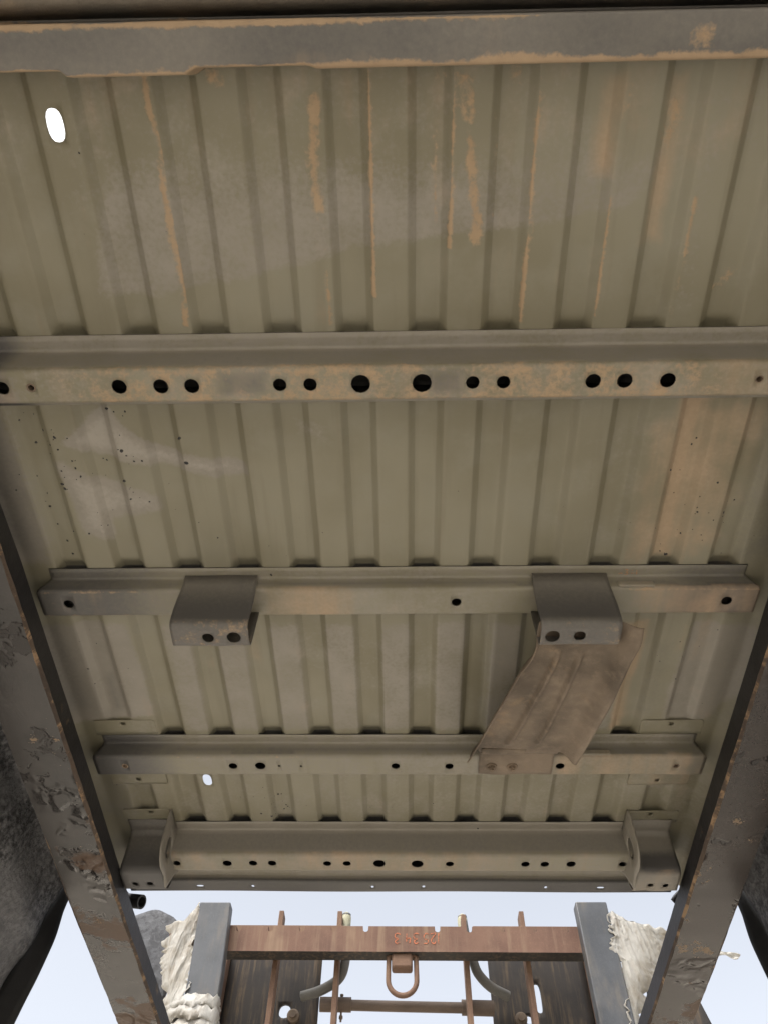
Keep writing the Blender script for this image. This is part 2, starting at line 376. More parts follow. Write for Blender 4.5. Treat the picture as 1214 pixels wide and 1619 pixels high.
GREY = [([(-.403,.297),(-.317,.302),(-.193,.280),(-.098,.258),(-.047,.244),(.061,.231),(.207,.216),(.308,.195),(.37,.10),(.30,.0),(-.30,.0),(-.380,.199)], .010, .60),
 ([(-.501,.519),(-.469,.496),(-.426,.456),(-.414,.488),(-.369,.529),(-.323,.545),(-.232,.561),(-.231,.578),(-.279,.579),(-.345,.559),(-.403,.551),(-.459,.536)], .014, 1.5),
 ([(-.519,.557),(-.489,.577),(-.453,.596),(-.381,.619),(-.380,.637),(-.434,.649),(-.467,.661),(-.470,.696),(-.504,.683),(-.512,.610)], .018, 1.5),
 ([(-.649,.882),(-.540,.883),(-.483,.883),(-.474,.985),(-.477,1.123),(-.562,1.141),(-.64,1.141)], .010, .8),
 ([(.527,.890),(.65,.890),(.65,1.056),(.598,1.144),(.512,1.143),(.514,1.022)], .014, .8),
 ([(-.65,.434),(-.575,.455),(-.575,.563),(-.575,.708),(-.575,.755),(-.66,.754),(-.66,.597)], .02, .8),
 ([(-.41,.20),(-.30,.18),(-.29,.10),(-.33,.06),(-.46,.20)], .02, .35), ([(.36,.05),(.42,.05),(.42,.33),(.37,.33)], .02, .4),
 ([(-.24,.86),(.15,.86),(.15,1.16),(-.24,1.16)], .05, .35), ([(-.16,.48),(-.10,.47),(-.09,.53),(-.15,.52)], .02, .5)]
DARK = [([(-.70, .04), (-.56, .04), (-.55, .34), (-.70, .34)], .05, .30), ([(.55, .04), (.70, .04), (.70, .34), (.55, .34)], .05, .28), ([(-.70, .86), (-.585, .86), (-.575, 1.12), (-.70, 1.12)], .03, .38), ([(.59, .86), (.70, .86), (.70, 1.16), (.585, 1.16)], .03, .25), ([(-.70, 1.29), (-.56, 1.29), (-.55, 1.46), (-.70, 1.46)], .04, .30), ([(-.50, .885), (-.455, .885), (-.445, 1.13), (-.485, 1.13)], .012, .16), ([(.15, .87), (.20, .87), (.20, 1.17), (.15, 1.17)], .02, .22), ([(.47, .93), (.51, .93), (.505, 1.13), (.455, 1.13)], .015, .22), ([(-.70,.44),(-.60,.44),(-.585,.56),(-.59,.74),(-.70,.74)], .04, .48), ([(.57,.44),(.70,.44),(.70,.74),(.58,.74)], .05, .55), ([(-.6,.90),(-.575,.90),(-.575,1.12),(-.59,1.12)], .015, .3),
        ([(.44,.90),(.48,.90),(.47,1.13),(.44,1.13)], .012, .0), ([(-.56,1.03),(-.535,1.0),(-.54,1.12),(-.56,1.12)], .01, .35)]
DUST = [([(.38,.50),(.47,.44),(.56,.46),(.55,.75),(.385,.75)], .04, .58), ([(.418,.45),(.465,.45),(.465,.75),(.425,.75)], .012, .78), ([(.40,.56),(.418,.52),(.418,.74),(.392,.74)], .012, .5), ([(.48,.55),(.515,.55),(.515,.75),(.478,.75)], .014, .5),
        ([(.535,.62),(.56,.60),(.555,.72),(.53,.72)], .012, .4), ([(.415,.885),(.455,.885),(.445,1.17),(.412,1.17)], .010, .72), ([(.505,.885),(.53,.885),(.525,.96),(.505,.96)], .012, .5), ([(.36,.885),(.43,.885),(.43,.92),(.38,.93)], .012, .75),
        ([(.24,.04),(.285,.04),(.28,.16),(.25,.16)], .014, .62), ([(.325,.04),(.36,.04),(.355,.24),(.32,.24)], .014, .58), ([(.20, .03), (.48, .03), (.44, .20), (.24, .16)], .06, .34), ([(.535,.885),(.57,.885),(.56,1.0),(.53,1.0)], .014, .35), ([(-.30,.93),(-.25,.93),(-.25,.99),(-.30,.99)], .012, .25), ([(.05,.05),(.09,.05),(.09,.2),(.05,.2)], .01, .3), ([(-.03,.04),(.02,.04),(.01,.16),(-.02,.16)], .01, .3)]
def floor_stain_shade(P):
    Q = P[:, :2]; A = np.zeros((len(P), 4))
    for i, (p, s, v) in enumerate(GREY): A[:, 0] = np.maximum(A[:, 0], v*area(Q, p, s)*(ss(Q[:, 1], .02, .20) if i == 0 else 1))
    for p, s, v in DARK: A[:, 1] = np.maximum(A[:, 1], v*area(Q, p, s))
    for i, (l, wd) in enumerate(MUD): A[:, 2] = np.maximum(A[:, 2], (.25*(i == 0)+.62+.5*vn(Q[:, 1]*22+7, Q[:, 0]*40))*np.clip(1.15-dist_poly(Q, l)/(wd*1.75), 0, 1))
    for p, s, v in MUDPATCH: A[:, 2] = np.maximum(A[:, 2], v*area(Q, p, s))
    for p, s, v in DUST: A[:, 3] = np.maximum(A[:, 3], v*area(Q, p, s))
    y = Q[:, 1]
    land = 1-rib(Q[:, 0])
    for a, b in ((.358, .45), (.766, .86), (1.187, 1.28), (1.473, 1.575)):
        A[:, 1] = np.maximum(A[:, 1], 1.5*((y > a) & (y < b) & (np.abs(Q[:, 0]) < (.50 if a > 1.4 else .585))))  # unsprayed floor inside the members, blackened to paint in the gap shade
    A[:, 0] = np.maximum(A[:, 0], .62*land*ss(y, .86, .90)*(1-ss(y, 1.16, 1.18))*(1-ss(np.abs(Q[:, 0]), .40, .46)))
    A[:, 0] = np.maximum(A[:, 0], .40*ss(y, 1.28, 1.30)+.30*ss(Q[:, 0], .12, .3)*ss(y, .45, .5)*(1-ss(y, .76, .8)))
    A[:, 0] = np.maximum(A[:, 0], .34*(1-ss(y, .10, .32)))
    A[:, 3] = np.maximum(A[:, 3], .14+.16*(1-ss(y, .02, .2)))
    A[:, 3] = np.maximum(A[:, 3], .22*ss(Q[:, 0], .35, .5)*ss(Q[:, 1], .42, .5))
    return A

PER, DEP = .1, .0098
def rib(x):                     # 0 on the lands, 1 in the raised channels
    ax = np.abs(x); ph = np.abs(((ax+1e-9) % PER)-PER/2)
    t = np.clip((ph-.0155)/.0125, 0, 1); r = 1-(.45*t+.55*t*t*(3-2*t))
    return np.where(ax > .60, 0, r)
def floor_fn(u, v):
    env = ss(v, -.80, -.77)*(1-ss(v, 1.565, 1.60))
    outer = np.abs(u) > .5
    e2 = np.where(outer, (1-ss(v, 1.115, 1.135)*(1-ss(v, 1.335, 1.355))), 1)      # outermost channel pauses over the reinforcement
    near = sum(np.clip(1-np.maximum(y0-v, 0)/.016, 0, 1)**2*(v < y0+.09) for y0 in (.3495, .7591, 1.1792, 1.4651))   # channels deepen where they cross a member
    z = 1.0+(DEP+.008*near)*rib(u)*env*np.where(outer, .35+.65*e2, 1)
    z = z+.0022*(vn(u*7+3, v*6)-.5)*ss(np.abs(np.abs(u)-.65), .0, .05)
    au = np.abs(u); drop = ss(au, .622, .652)
    z = z-.016*drop-.028*ss(au, .645, .656)
    x = np.sign(u)*np.minimum(au, .652+.1*(au-.652))
    return np.stack([x, v, z], 1)
us = []
for k in range(-6, 6):
    c = (k+.5)*PER; us += [c+s*q for s in (-1, 1) for q in (.0, .0082, .0155, .0165, .0172, .022, .0263, .027, .028, .034, .042)]+[c-.05, c+.05]
us += [s*q for s in (-1, 1) for q in (.607, .614, .622, .628, .634, .640, .645, .649, .652, .656, .662)]
vs = list(np.r_[np.arange(-.80, -.06, .02), np.arange(-.06, 1.672, .0062)])+[1.672]
floor = sheet('floor_panel', us, vs, floor_fn, [(-.402, .088, .0105, .0185, .0145, .026, 2.6), (-.402, 1.324, .0095, .0185, .0145, .025, 2.6)], MAT['bed'], bed, .0014, floor_stain_shade, 75)

# black paint splatter dried on the floor: small flattened drops
def splatter():
    rs = np.random.default_rng(5); P = [(-.514,.509,2.),(-.514,.530,1.6),(-.523,.592,2.6),(-.521,.600,2.2),(-.546,.735,2.2),(-.495,.563,1.5),(-.423,.462,2.2),(-.416,.533,2.8),(-.423,.587,2.4),(-.323,.513,2.4),(-.320,.556,3.),(-.497,.550,1.4),(-.550,.522,2.2),(-.531,.687,1.6),(-.391,.626,1.5),(-.291,.698,1.4),(-.420,.621,1.5),(-.278,1.447,1.8),(-.241,1.425,1.5),(.505,.60,1.8),(.47,.70,1.5),(.53,.66,2.),(.43,.58,2.),(.455,.745,2.2)]
    for (cx, cy, sx, sy, n, m) in ((-.50, .58, .05, .08, 40, 1.5), (-.41, .52, .012, .05, 14, 1.4), (-.27, 1.41, .03, .03, 22, 1.5), (.50, .65, .05, .07, 24, 1.2), (-.55, 1.0, .04, .08, 14, 1.2), (.54, 1.0, .04, .07, 10, 1.2), (-.1, 1.42, .2, .03, 12, 1.1), (-.45, .25, .1, .1, 8, 1.), (.0, .65, .3, .08, 14, .9)):
        for k in range(n): P.append((cx+rs.normal()*sx, cy+rs.normal()*sy, m*(.4+.9*rs.random()**2)))
    V = []; F = []
    for x, y, r in P:
        if abs(x) > .60 or .33 < y < .46 or .745 < y < .865 or 1.165 < y < 1.29: continue
        n0 = len(V); r *= .001; a0 = rs.random()*6.28; el_ = 1+.6*rs.random()
        for kk, dz in ((1., -.0008), (.55, -.0016)):
            for k in range(8):
                a = 2*math.pi*k/8; q = r*kk*(.8+.4*rs.random()); c, s_ = q*el_*math.cos(a), q*math.sin(a)
                xx, yy = x+c*math.cos(a0)-s_*math.sin(a0), y+c*math.sin(a0)+s_*math.cos(a0)
                z = float(floor_fn(np.array([x]), np.array([y]))[0, 2]); V.append((xx, yy, z+dz))
        for k in range(8): F.append((n0+k, n0+(k+1) % 8, n0+8+(k+1) % 8, n0+8+k))
        F.append(tuple(range(n0+8, n0+16)))
    return tag(link('paint_splatter', mesh('paint_splatter', V, F), MAT['rubber'], floor), kind='stuff')
splatter()
def arclen(prof):
    d = np.r_[0, np.cumsum(np.linalg.norm(np.diff(prof, axis=0), axis=1))]; return d
def member(name, prof, half, holes, stain, flange_half=None, edge=None, r=.006, step=.008, sharp=40):
    """hat-section cross member: prof = (Y,z) points; holes = (X, Y, radius) in the lowest face"""
    pr = fillet(prof, r, 5); d = arclen(pr); zmin = pr[:, 1].min()
    low = [i for i in range(len(pr)) if pr[i, 1] < zmin+1e-4]
    fh = flange_half or half
    V = list(d)
    a, b = d[low[0]], d[low[-1]]
    V += list(np.linspace(a, b, 7)[1:-1]); dd = np.diff(sorted(V))
    for i in range(len(d)-1):
        n = int((d[i+1]-d[i])/.008)
        if not (low[0] <= i < low[-1]) and n > 1: V += list(np.linspace(d[i], d[i+1], n+1)[1:-1])
    bw = b-a
    H = [(x, a+(y-pr[low[0], 0]), rr, rr*ky, max(rr*1.35, rr+.004), 0, 2) for (x, y, rr, ky) in holes]
    # all holes share one row of the bottom face so that the grid stays regular
    yc = np.mean([h[1] for h in H]) if H else (a+b)/2
    pv = bw/2-.0015
    if H:
        V = [v for v in V if not (a-1e-6 < v < b+1e-6)] + [a, b]
        mid = (a+b)/2; V += [mid-pv, mid-pv/2, mid, mid+pv/2, mid+pv]
        H = [(x, mid, rx, ry, pu, pv, ex) for (x, v, rx, ry, pu, _, ex) in H]
    U = list(np.arange(-half, half, step))+[half]
    def fn(u, v):
        y = np.interp(v, d, pr[:, 0]); z = np.interp(v, d, pr[:, 1])
        t = np.clip((z-zmin)/max(1.0-zmin, 1e-6), 0, 1)
        x = u*(1+(fh/half-1)*t)
        if edge is not None: y = y+edge(x, v, d[-1])
        # faint dents and waviness of pressed steel
        z = z+.0006*np.sin(9*x+3*y)*np.sin(17*x)
        return np.stack([x, y, z-.0012], 1)
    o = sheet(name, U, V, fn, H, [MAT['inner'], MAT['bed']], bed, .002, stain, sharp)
    o.modifiers[0].material_offset = 1; return o  # unsprayed inner faces, near-black with the shade of the hollow painted in

# --- first cross member, overhead: grey, edges caked with dried mud
def edge1(x, v, L):
    k = (v > L*.5)
    stepy = .0065*ss(x, -.362, -.352)*(1-ss(x, -.222, -.210)) + .0035*ss(x, -.088, -.076) - .0022*x
    return np.where(k, stepy, 0)
def stain1(P):
    A = np.zeros((len(P), 4)); y = P[:, 1]; x = P[:, 0]; low = P[:, 2] < .96
    e = .0285+.0065*ss(x, -.362, -.352)*(1-ss(x, -.222, -.210))+.0035*ss(x, -.088, -.076)-.0022*x
    A[:, 0] = 1.0; A[:, 1] = .56+.2*(vn(x*9, y*30)-.5)
    right = ss(x, -.12, .05)
    A[:, 2] = np.maximum(.95*np.clip(1.2-np.abs(y-e)/((.0022+.0055*right)*(.35+1.5*vn(x*16, x*0)+.5*vn(x*70, x*0))), 0, 1), .9*np.clip(1.2-np.abs(y+.0105)/((.0045-.003*right)*(.35+1.5*vn(x*13+5, x*0))), 0, 1)*(1-ss(x, .12, .2)))
    A[:, 2] = np.maximum(A[:, 2], .62*area(P[:, :2], [(.325, .0), (.352, .0), (.352, .02), (.32, .018)], .006))
    A[:, 3] = .1+.25*(1-ss(np.abs(x+.05), .0, .2))*ss(y, .005, .025)
    return A
member('crossmember', [(-.030, 1.0), (-.0135, 1.0), (-.0125, .946), (.0285, .946), (.0295, .972), (.030, 1.0)], .60, [], stain1, edge=edge1, r=.003, step=.006)
# brown sill strip beyond it
pr_s = fillet([(-.20, .998), (-.19, .968), (-.03, .966), (-.018, .9985)], .008, 4); ds_ = arclen(pr_s)
sheet('front_sill', np.arange(-.60, .601, .03), list(ds_)+list(np.linspace(ds_[5], ds_[10], 8)), lambda u, v: np.stack([u, np.interp(v, ds_, pr_s[:, 0]), np.interp(v, ds_, pr_s[:, 1])+.0012*np.sin(13*u)], 1), [], MAT['sill'], bed, .002)

# --- second
def stain_shade2(P):
    A = np.zeros((len(P), 4)); x = P[:, 0]; low = P[:, 2] < .945
    A[:, 0] = np.where(low, .45, .62); A[:, 1] = np.where(low, -.05, np.where(P[:, 2] > .99, .10, .30))  # web darker than flange and bottom: its shade is put into the colour
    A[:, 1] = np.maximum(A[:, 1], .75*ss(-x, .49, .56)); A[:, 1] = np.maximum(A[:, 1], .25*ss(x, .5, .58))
    y = P[:, 1]
    A[:, 2] = np.where(low, .46+.12*ss(y, .40, .425)+.10*np.clip(1-np.abs(y-.383)/.006, 0, 1), 0)*(1-ss(np.abs(x), .40, .50))
    A[:, 3] = np.where(low, .30, .02)+.2*ss(x, .38, .46)*low
    g_ = area(P[:, :2], [(-.235, .38), (-.165, .38), (-.17, .415), (-.24, .418)], .008)+area(P[:, :2], [(.045, .38), (.10, .38), (.10, .42), (.05, .42)], .01)
    A[:, 1] = np.maximum(A[:, 1], .45*low*np.clip(g_, 0, 1)); A[:, 2] *= 1-.6*np.clip(g_, 0, 1)
    return A
H2 = [(s*x, .4, r, 1.0) for s in (-1, 1) for x, r in ((.0415, .0132), (.110, .0092), (.1515, .0092), (.272, .0104), (.3145, .0104), (.372, .0104), (.494, .0058))]+[(-.534, .4, .0095, 1)]
m2 = member('crossmember', [(.3495, 1.0), (.3735, 1.0), (.3775, .94), (.4254, .94), (.430, 1.0), (.455, 1.0)], .585, H2, stain_shade2)
m3s = None
# --- third
def stain_shade3(P):
    A = np.zeros((len(P), 4)); x = P[:, 0]; low = P[:, 2] < .975
    A[:, 0] = np.where(low, .45, .5); A[:, 1] = np.where(low, .08, np.where(P[:, 2] > .99, .08, .34))  # web tone carries painted shade; the ends are dark overspray
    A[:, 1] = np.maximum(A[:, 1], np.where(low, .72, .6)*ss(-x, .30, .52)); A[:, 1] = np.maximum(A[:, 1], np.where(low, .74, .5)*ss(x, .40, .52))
    A[:, 2] = np.where(low, .12, 0)*ss(np.abs(x), .36, .42)+np.clip(1-np.abs(P[:, 1]-.7875)/.0035, 0, 1)*.42*ss(np.abs(x), .3, .4)*low+.38*np.clip(1-np.abs(P[:, 1]-.838)/.003, 0, 1)*low
    A[:, 3] = low*(.18+.5*np.clip(1-np.abs(x+.15)/.10, 0, 1)+.3*ss(x, .36, .44))
    return A
m3 = member('crossmember', [(.7591, 1.0), (.7825, 1.0), (.7841, .97), (.8397, .97), (.8415, 1.0), (.862, 1.0)], .606, [(-.557, .816, .0088, 1), (.104, .816, .0082, 1), (.556, .816, .0088, 1)], stain_shade3, .590)
# --- fourth
def stain_shade4(P):
    A = np.zeros((len(P), 4)); x = P[:, 0]; low = P[:, 2] < .972
    A[:, 0] = np.where(low, .5, .55); A[:, 1] = np.where(low, .16, np.where(P[:, 2] > .99, .10, .42))  # web darkest, with shade mixed into its colour
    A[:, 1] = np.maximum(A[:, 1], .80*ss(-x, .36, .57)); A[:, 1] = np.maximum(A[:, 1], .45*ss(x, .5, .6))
    A[:, 2] = low*(.46*np.clip(1-np.abs(P[:, 1]-1.262)/.006, 0, 1)+.34*np.clip(1-np.abs(P[:, 1]-1.208)/.004, 0, 1)*ss(-x, .1, .2))
    A[:, 3] = low*(.16+.32*ss(x, .28, .34))
    return A
H4 = [(-.548, 1.235, .0062, 1), (-.329, 1.235, .0086, 1), (-.274, 1.235, .0104, 1), (-.236, 1.235, .0026, 1), (-.192, 1.235, .0026, 1), (-.003, 1.235, .0084, 1), (.104, 1.235, .0082, 1), (.324, 1.235, .0086, 1), (.553, 1.235, .0062, 1)]
m4 = member('crossmember', [(1.1792, 1.0), (1.2035, 1.0), (1.2055, .967), (1.262, .967), (1.264, 1.0), (1.285, 1.0)], .608, H4, stain_shade4, .594)
set_stain(box('ledge_plate', .352, .420, 1.1995, 1.2045, .9662, .978, MAT['bed'], m4, .002), .5, .15, 0, .35); set_stain(box('ledge_plate', .372, .432, .7785, .7835, .9692, .981, MAT['bed'], m3, .002), .5, .15, 0, .35)
# --- fifth, deep
def stain_shade5(P):
    A = np.zeros((len(P), 4)); x = P[:, 0]; low = P[:, 2] < .946
    A[:, 0] = np.where(low, .5, .7); A[:, 1] = np.where(low, .16, np.where(P[:, 2] > .99, .10, .36))  # deep web darkened to paint in its shade
    A[:, 2] = low*(.24*(1-ss(np.abs(x+.04), .1, .2))+.2*np.clip(1-np.abs(P[:, 1]-1.553)/.006, 0, 1)); A[:, 3] = low*(.34+.1*(1-ss(np.abs(x), .1, .3)))
    return A
H5 = [(s*x, 1.53, r, 1.0) for s in (-1, 1) for x, r in ((.0415, .0130), (.112, .0088), (.276, .0092), (.318, .0092), (.375, .0100), (.487, .0085))]+[(-.155, 1.53, .0088, 1)]
m5 = member('crossmember', [(1.4651, 1.0), (1.4928, 1.0), (1.4984, .94), (1.5557, .94), (1.561, 1.0), (1.58, 1.0)], .505, H5, stain_shade5)
# weld nuts behind the small end holes
def nut(x, y, z, parent):
    V = []; F = []; seg = 18
    for k in range(seg):
        a = 2*math.pi*k/seg
        for r, dz in ((.0066, 0.0), (.0066, -.0012), (.0044, -.0012), (.0040, .010)): V.append((x+r*math.cos(a), y+r*math.sin(a), z-.0012+dz))
    for k in range(seg):
        n = (k+1) % seg
        for q in range(3): F.append((4*k+q, 4*n+q, 4*n+q+1, 4*k+q+1))
    F.append(tuple(4*k+3 for k in range(seg)))
    return link('weld_nut', mesh('weld_nut', V, F), MAT['bolt'], parent)
for x in (-.494, .494): nut(x, .4015, .94, m2)
for x in (-.548, .553): nut(x, 1.2338, .967, m4)

# --- rear sill lip under the tail end
pr_l = fillet([(1.60, .9985), (1.672, .9985), (1.674, .984), (1.716, .984), (1.722, .992)], .003, 4); dl = arclen(pr_l)
vl = dl[-1]-.0305
LH = [(-.471, vl, .0085, .0042, .012, .010, 3), (.472, vl, .0085, .0042, .012, .010, 3)]+[(x, vl, .0036, .0052, .009, .010, 2) for x in (-.345, -.062, .058, .344)]
def lip_stain(P):
    A = np.zeros((len(P), 4)); low = P[:, 2] < .99; A[:, 0] = .6; A[:, 1] = np.where(low, .78, .10); A[:, 3] = .12; return A
sheet('rear_sill', np.arange(-.64, .641, .02), list(dl), lambda u, v: np.stack([u, np.interp(v, dl, pr_l[:, 0]), np.interp(v, dl, pr_l[:, 1])+.0008*np.sin(11*u)-.003*np.exp(-((u-.02)/.03)**2)*(v > dl[-1]-.006)], 1), LH, MAT['bed'], bed, .0018, lip_stain)

# --- reinforcement tabs beside members four and five
def tab(x0, x1, y0, y1, hx, hy, z=.9985, st=(.35, .05, 0, .05)):
    U = list(np.linspace(x0, x1, 9))+[x0+q for q in (.0005, .0015, .003, .0045, .006)]+[x1-q for q in (.0005, .0015, .003, .0045, .006)]; V = np.linspace(y0, y1, 5)
    def fn(u, v):
        cr = .006; dx = np.minimum(u-x0, x1-u)
        yy = np.where(dx < cr, np.maximum(v, y0+cr*(1-np.sqrt(np.clip(1-(1-dx/cr)**2, 0, 1)))), v)
        return np.stack([u, yy, np.full_like(u, z)-.0006*np.sin(40*u)], 1)
    return sheet('reinforcement_tab', U, V, fn, [(hx, hy, .0046, .0046, .008, .0075, 2)], MAT['bed'], bed, .0022, const_stain(*st))
tab(-.603, -.480, 1.136, 1.178, -.544, 1.146); tab(.478, .600, 1.138, 1.178, .538, 1.148)
tab(-.603, -.487, 1.286, 1.333, -.547, 1.318, .9982, (.4, .1, 0, .2)); tab(.481, .606, 1.286, 1.335, .541, 1.320, .9982, (.4, .05, 0, .35))
tab(-.604, -.500, 1.421, 1.464, -.543, 1.431); tab(.497, .608, 1.425, 1.464, .547, 1.436)

# --- U shaped brackets hanging from the third member
def ubracket(x0, x1, holes, fl, st):
    pr = fillet([(.775, .9965), (.7815, .965), (.784, .882), (.830, .880), (.8335, .968)], .010, 5); d = arclen(pr)
    zb = pr[:, 1].min(); low = [i for i in range(len(pr)) if pr[i, 1] < zb+.003]
    a, b = d[low[0]], d[low[-1]]; mid = (a+b)/2+.001
    V = list(d)+list(np.linspace(d[6], d[7], 10))
    H = [(x, mid, r, r, r*1.35, .0142, 2) for x, r in holes]
    V = [v for v in V if not (mid-.0142 < v < mid+.0142)]
    def fn(u, v):
        y = np.interp(v, d, pr[:, 0]); z = np.interp(v, d, pr[:, 1])
        x = u + np.sign(u-(x0+x1)/2)*.002*np.sin(np.clip((.98-z)/.1, 0, 1)*3.1)
        return np.stack([x, y, z+.0008*np.sin(60*u)*np.sin(70*z)], 1)
    def stf(P):
        A = np.zeros((len(P), 4)); lw = P[:, 2] < .895
        A[:, 0] = .9; A[:, 1] = np.where(lw, .60, .46+.38*(1-ss(P[:, 2], .895, .985))); A[:, 2] = np.where(lw, .30*st, 0)+.0; A[:, 3] = .05
        return A
    return sheet('mounting_bracket', np.linspace(x0, x1, 20), V, fn, H, MAT['bed'], bed, .0024, stf)
ubracket(-.357, -.233, [(-.298, .0094), (-.257, .0112)], 1, 1.0); ubracket(.231, .357, [(.250, .0118), (.293, .0094)], -1, .9)

# --- dusty heat shield between bracket and fourth member
Lx = [(.70, .228), (.80, .232), (.845, .229), (.893, .204), (.945, .187), (1.05, .161), (1.165, .134)]
Rx = [(.70, .40), (.78, .398), (.815, .393), (.86, .379), (.94, .368), (1.05, .353), (1.165, .337)]
def zline(y): return np.interp(y, [.78, .86, .95, 1.08, 1.165], [.906, .901, .905, .925, .944])
def shield_fn(u, v):
    y = .80+v*(1.165-.80)
    xl = np.interp(y, *zip(*Lx)); xr = np.interp(y, *zip(*Rx)); x = xl+(xr-xl)*u
    z = zline(y)+.0
    wdt = xr-xl; dl_, dr_ = u*wdt, (1-u)*wdt
    z = z-.026*(1-ss(dl_, 0, .014))*ss(v, .05, .2)-.030*(1-ss(dr_, 0.002, .036))-.004*np.sin(np.pi*u)
    for (xa, ya, xb, yb) in ((.268, .86, .206, 1.13), (.304, .86, .262, 1.125)):
        xc = xa+(xb-xa)*(y-ya)/(yb-ya); amp = ss(y, ya-.01, ya+.02)*(1-ss(y, yb-.02, yb+.01))
        z = z-.011*amp*np.exp(-np.abs((x-xc)/.0055)**3)
    z = z+.0015*np.sin(23*x+11*y)*np.sin(31*y)
    # corner of the upper right end curls up
    z = z+.012*ss(v, .08, 0)*ss(u, .8, 1)
    # the lower end is notched either side of the fixing tab
    core = ss(x, .150, .160)*(1-ss(x, .300, .310))
    y = y+np.where(v > .93, (v-.93)/.07, 0)*(-.012*np.where(core > .5, 0, np.exp(-((dl_-.022)/.010)**2)+1.0*np.exp(-((dr_-.020)/.012)**2)))
    return np.stack([x, y, z], 1)
shield = sheet('heat_shield', np.linspace(0, 1, 70), np.linspace(0, 1, 70), shield_fn, [], MAT['shield'], bed, .002, None, 60); shield.modifiers[0].offset = 1
pt = fillet([(1.150, .9385), (1.172, .9435), (1.181, .9615), (1.253, .9615)], .005, 4); dt = arclen(pt)
ft = sheet('fixing_tab', np.linspace(.162, .308, 24), list(dt)+list(np.linspace(dt[-2], dt[-1], 8)[1:-1]), lambda u, v: np.stack([u, np.interp(v, dt, pt[:, 0])+.0012*np.sin(70*u)*(v > dt[-1]-.003), np.interp(v, dt, pt[:, 1])+.0006*np.sin(50*u)], 1), [], MAT['shield'], shield, .002)
def bolt(x, y, z, parent, r=.0075):
    V = []; F = []; seg = 6
    rows = [(r*1.45, 0, 16), (r*1.45, -.0018, 16), (r, -.0018, 6), (r, -.0065, 6), (r*.8, -.0078, 6)]
    bm = bmesh.new()
    for rad, z0, z1, sg in ((r*1.5, 0, -.0018, 20), (r, -.0018, -.007, 6), (r*.55, -.007, -.010, 12)):
        a = [bm.verts.new((x+rad*math.cos(2*math.pi*k/sg+.3), y+rad*math.sin(2*math.pi*k/sg+.3), z+z0)) for k in range(sg)]
        b = [bm.verts.new((x+rad*.94*math.cos(2*math.pi*k/sg+.3), y+rad*.94*math.sin(2*math.pi*k/sg+.3), z+z1)) for k in range(sg)]
        for k in range(sg): bm.faces.new((a[k], a[(k+1) % sg], b[(k+1) % sg], b[k]))
        bm.faces.new(b)
    me = bpy.data.meshes.new('bolt'); bm.to_mesh(me); bm.free(); return link('bolt', me, MAT['bolt'], parent)
bolt(.187, 1.230, .9600, shield); bolt(.228, 1.230, .9600, shield)

# --- box brackets at the two rear corners
def corner(sg):
    xo, xi = .597, .503
    pr = fillet([(1.455, .9965), (1.492, .9955), (1.499, .985), (1.499, .912), (1.504, .902), (1.562, .899), (1.572, .915), (1.580, .995)], .005, 5); d = arclen(pr)
    lowi = [i for i in range(len(pr)) if pr[i, 1] < .9035]; a, b = d[lowi[0]], d[lowi[-1]]; mid = (a+b)/2+.006
    V = list(d)+list(np.linspace(d[12], d[13], 6)); pv = .0125; V = [v for v in V if not (mid-pv < v < mid+pv)]
    def fn(u, v):
        z = np.interp(v, d, pr[:, 1]); return np.stack([sg*u, np.interp(v, d, pr[:, 0]), z+.0007*np.sin(90*u+40*z)], 1)
    def stf(P):
        A = np.zeros((len(P), 4)); A[:, 0] = .8; z = P[:, 2]
        if sg < 0: A[:, 1] = .54+.30*(1-ss(z, .91, .97)); A[:, 3] = .12*(z < .91)
        else: A[:, 1] = .26+.75*(1-ss(z, .925, .960))*ss(z, .899, .912)*ss(P[:, 0], .50, .53); A[:, 3] = .35*(z < .91)
        return A
    o = sheet('corner_bracket', np.linspace(xi, xo, 16), V, fn, [(.538, mid, .0066, .0062, .0115, pv, 2), (.570, mid, .0066, .0062, .0115, pv, 2)], MAT['bed'], bed, .0026, stf)
    # side plate with an oval opening, in the Y-Z plane
    def edge_lo(y): return np.interp(y, [1.421, 1.424, 1.430, 1.444, 1.463, 1.500, 1.515, 1.53, 1.56, 1.60], [.985, .940, .912, .897, .889, .893, .886, .883, .93, .97])
    def fp(u, v):
        top = .9985; lo = edge_lo(u); z = lo+(top-lo)*v
        return np.stack([sg*(xi-.008+.003*(1-v)), u, z], 1)
    U = list(np.linspace(1.421, 1.598, 30))+[1.4225, 1.424, 1.427, 1.430, 1.435]
    p = sheet('side_plate', U, np.linspace(0, 1, 9), fp, [(1.474, .47, .019, .22, .027, .32, 2)], MAT['bed'], o, .0032, const_stain(.8, .30 if sg < 0 else .08, 0, .1))
    return o
corner(-1); corner(1)

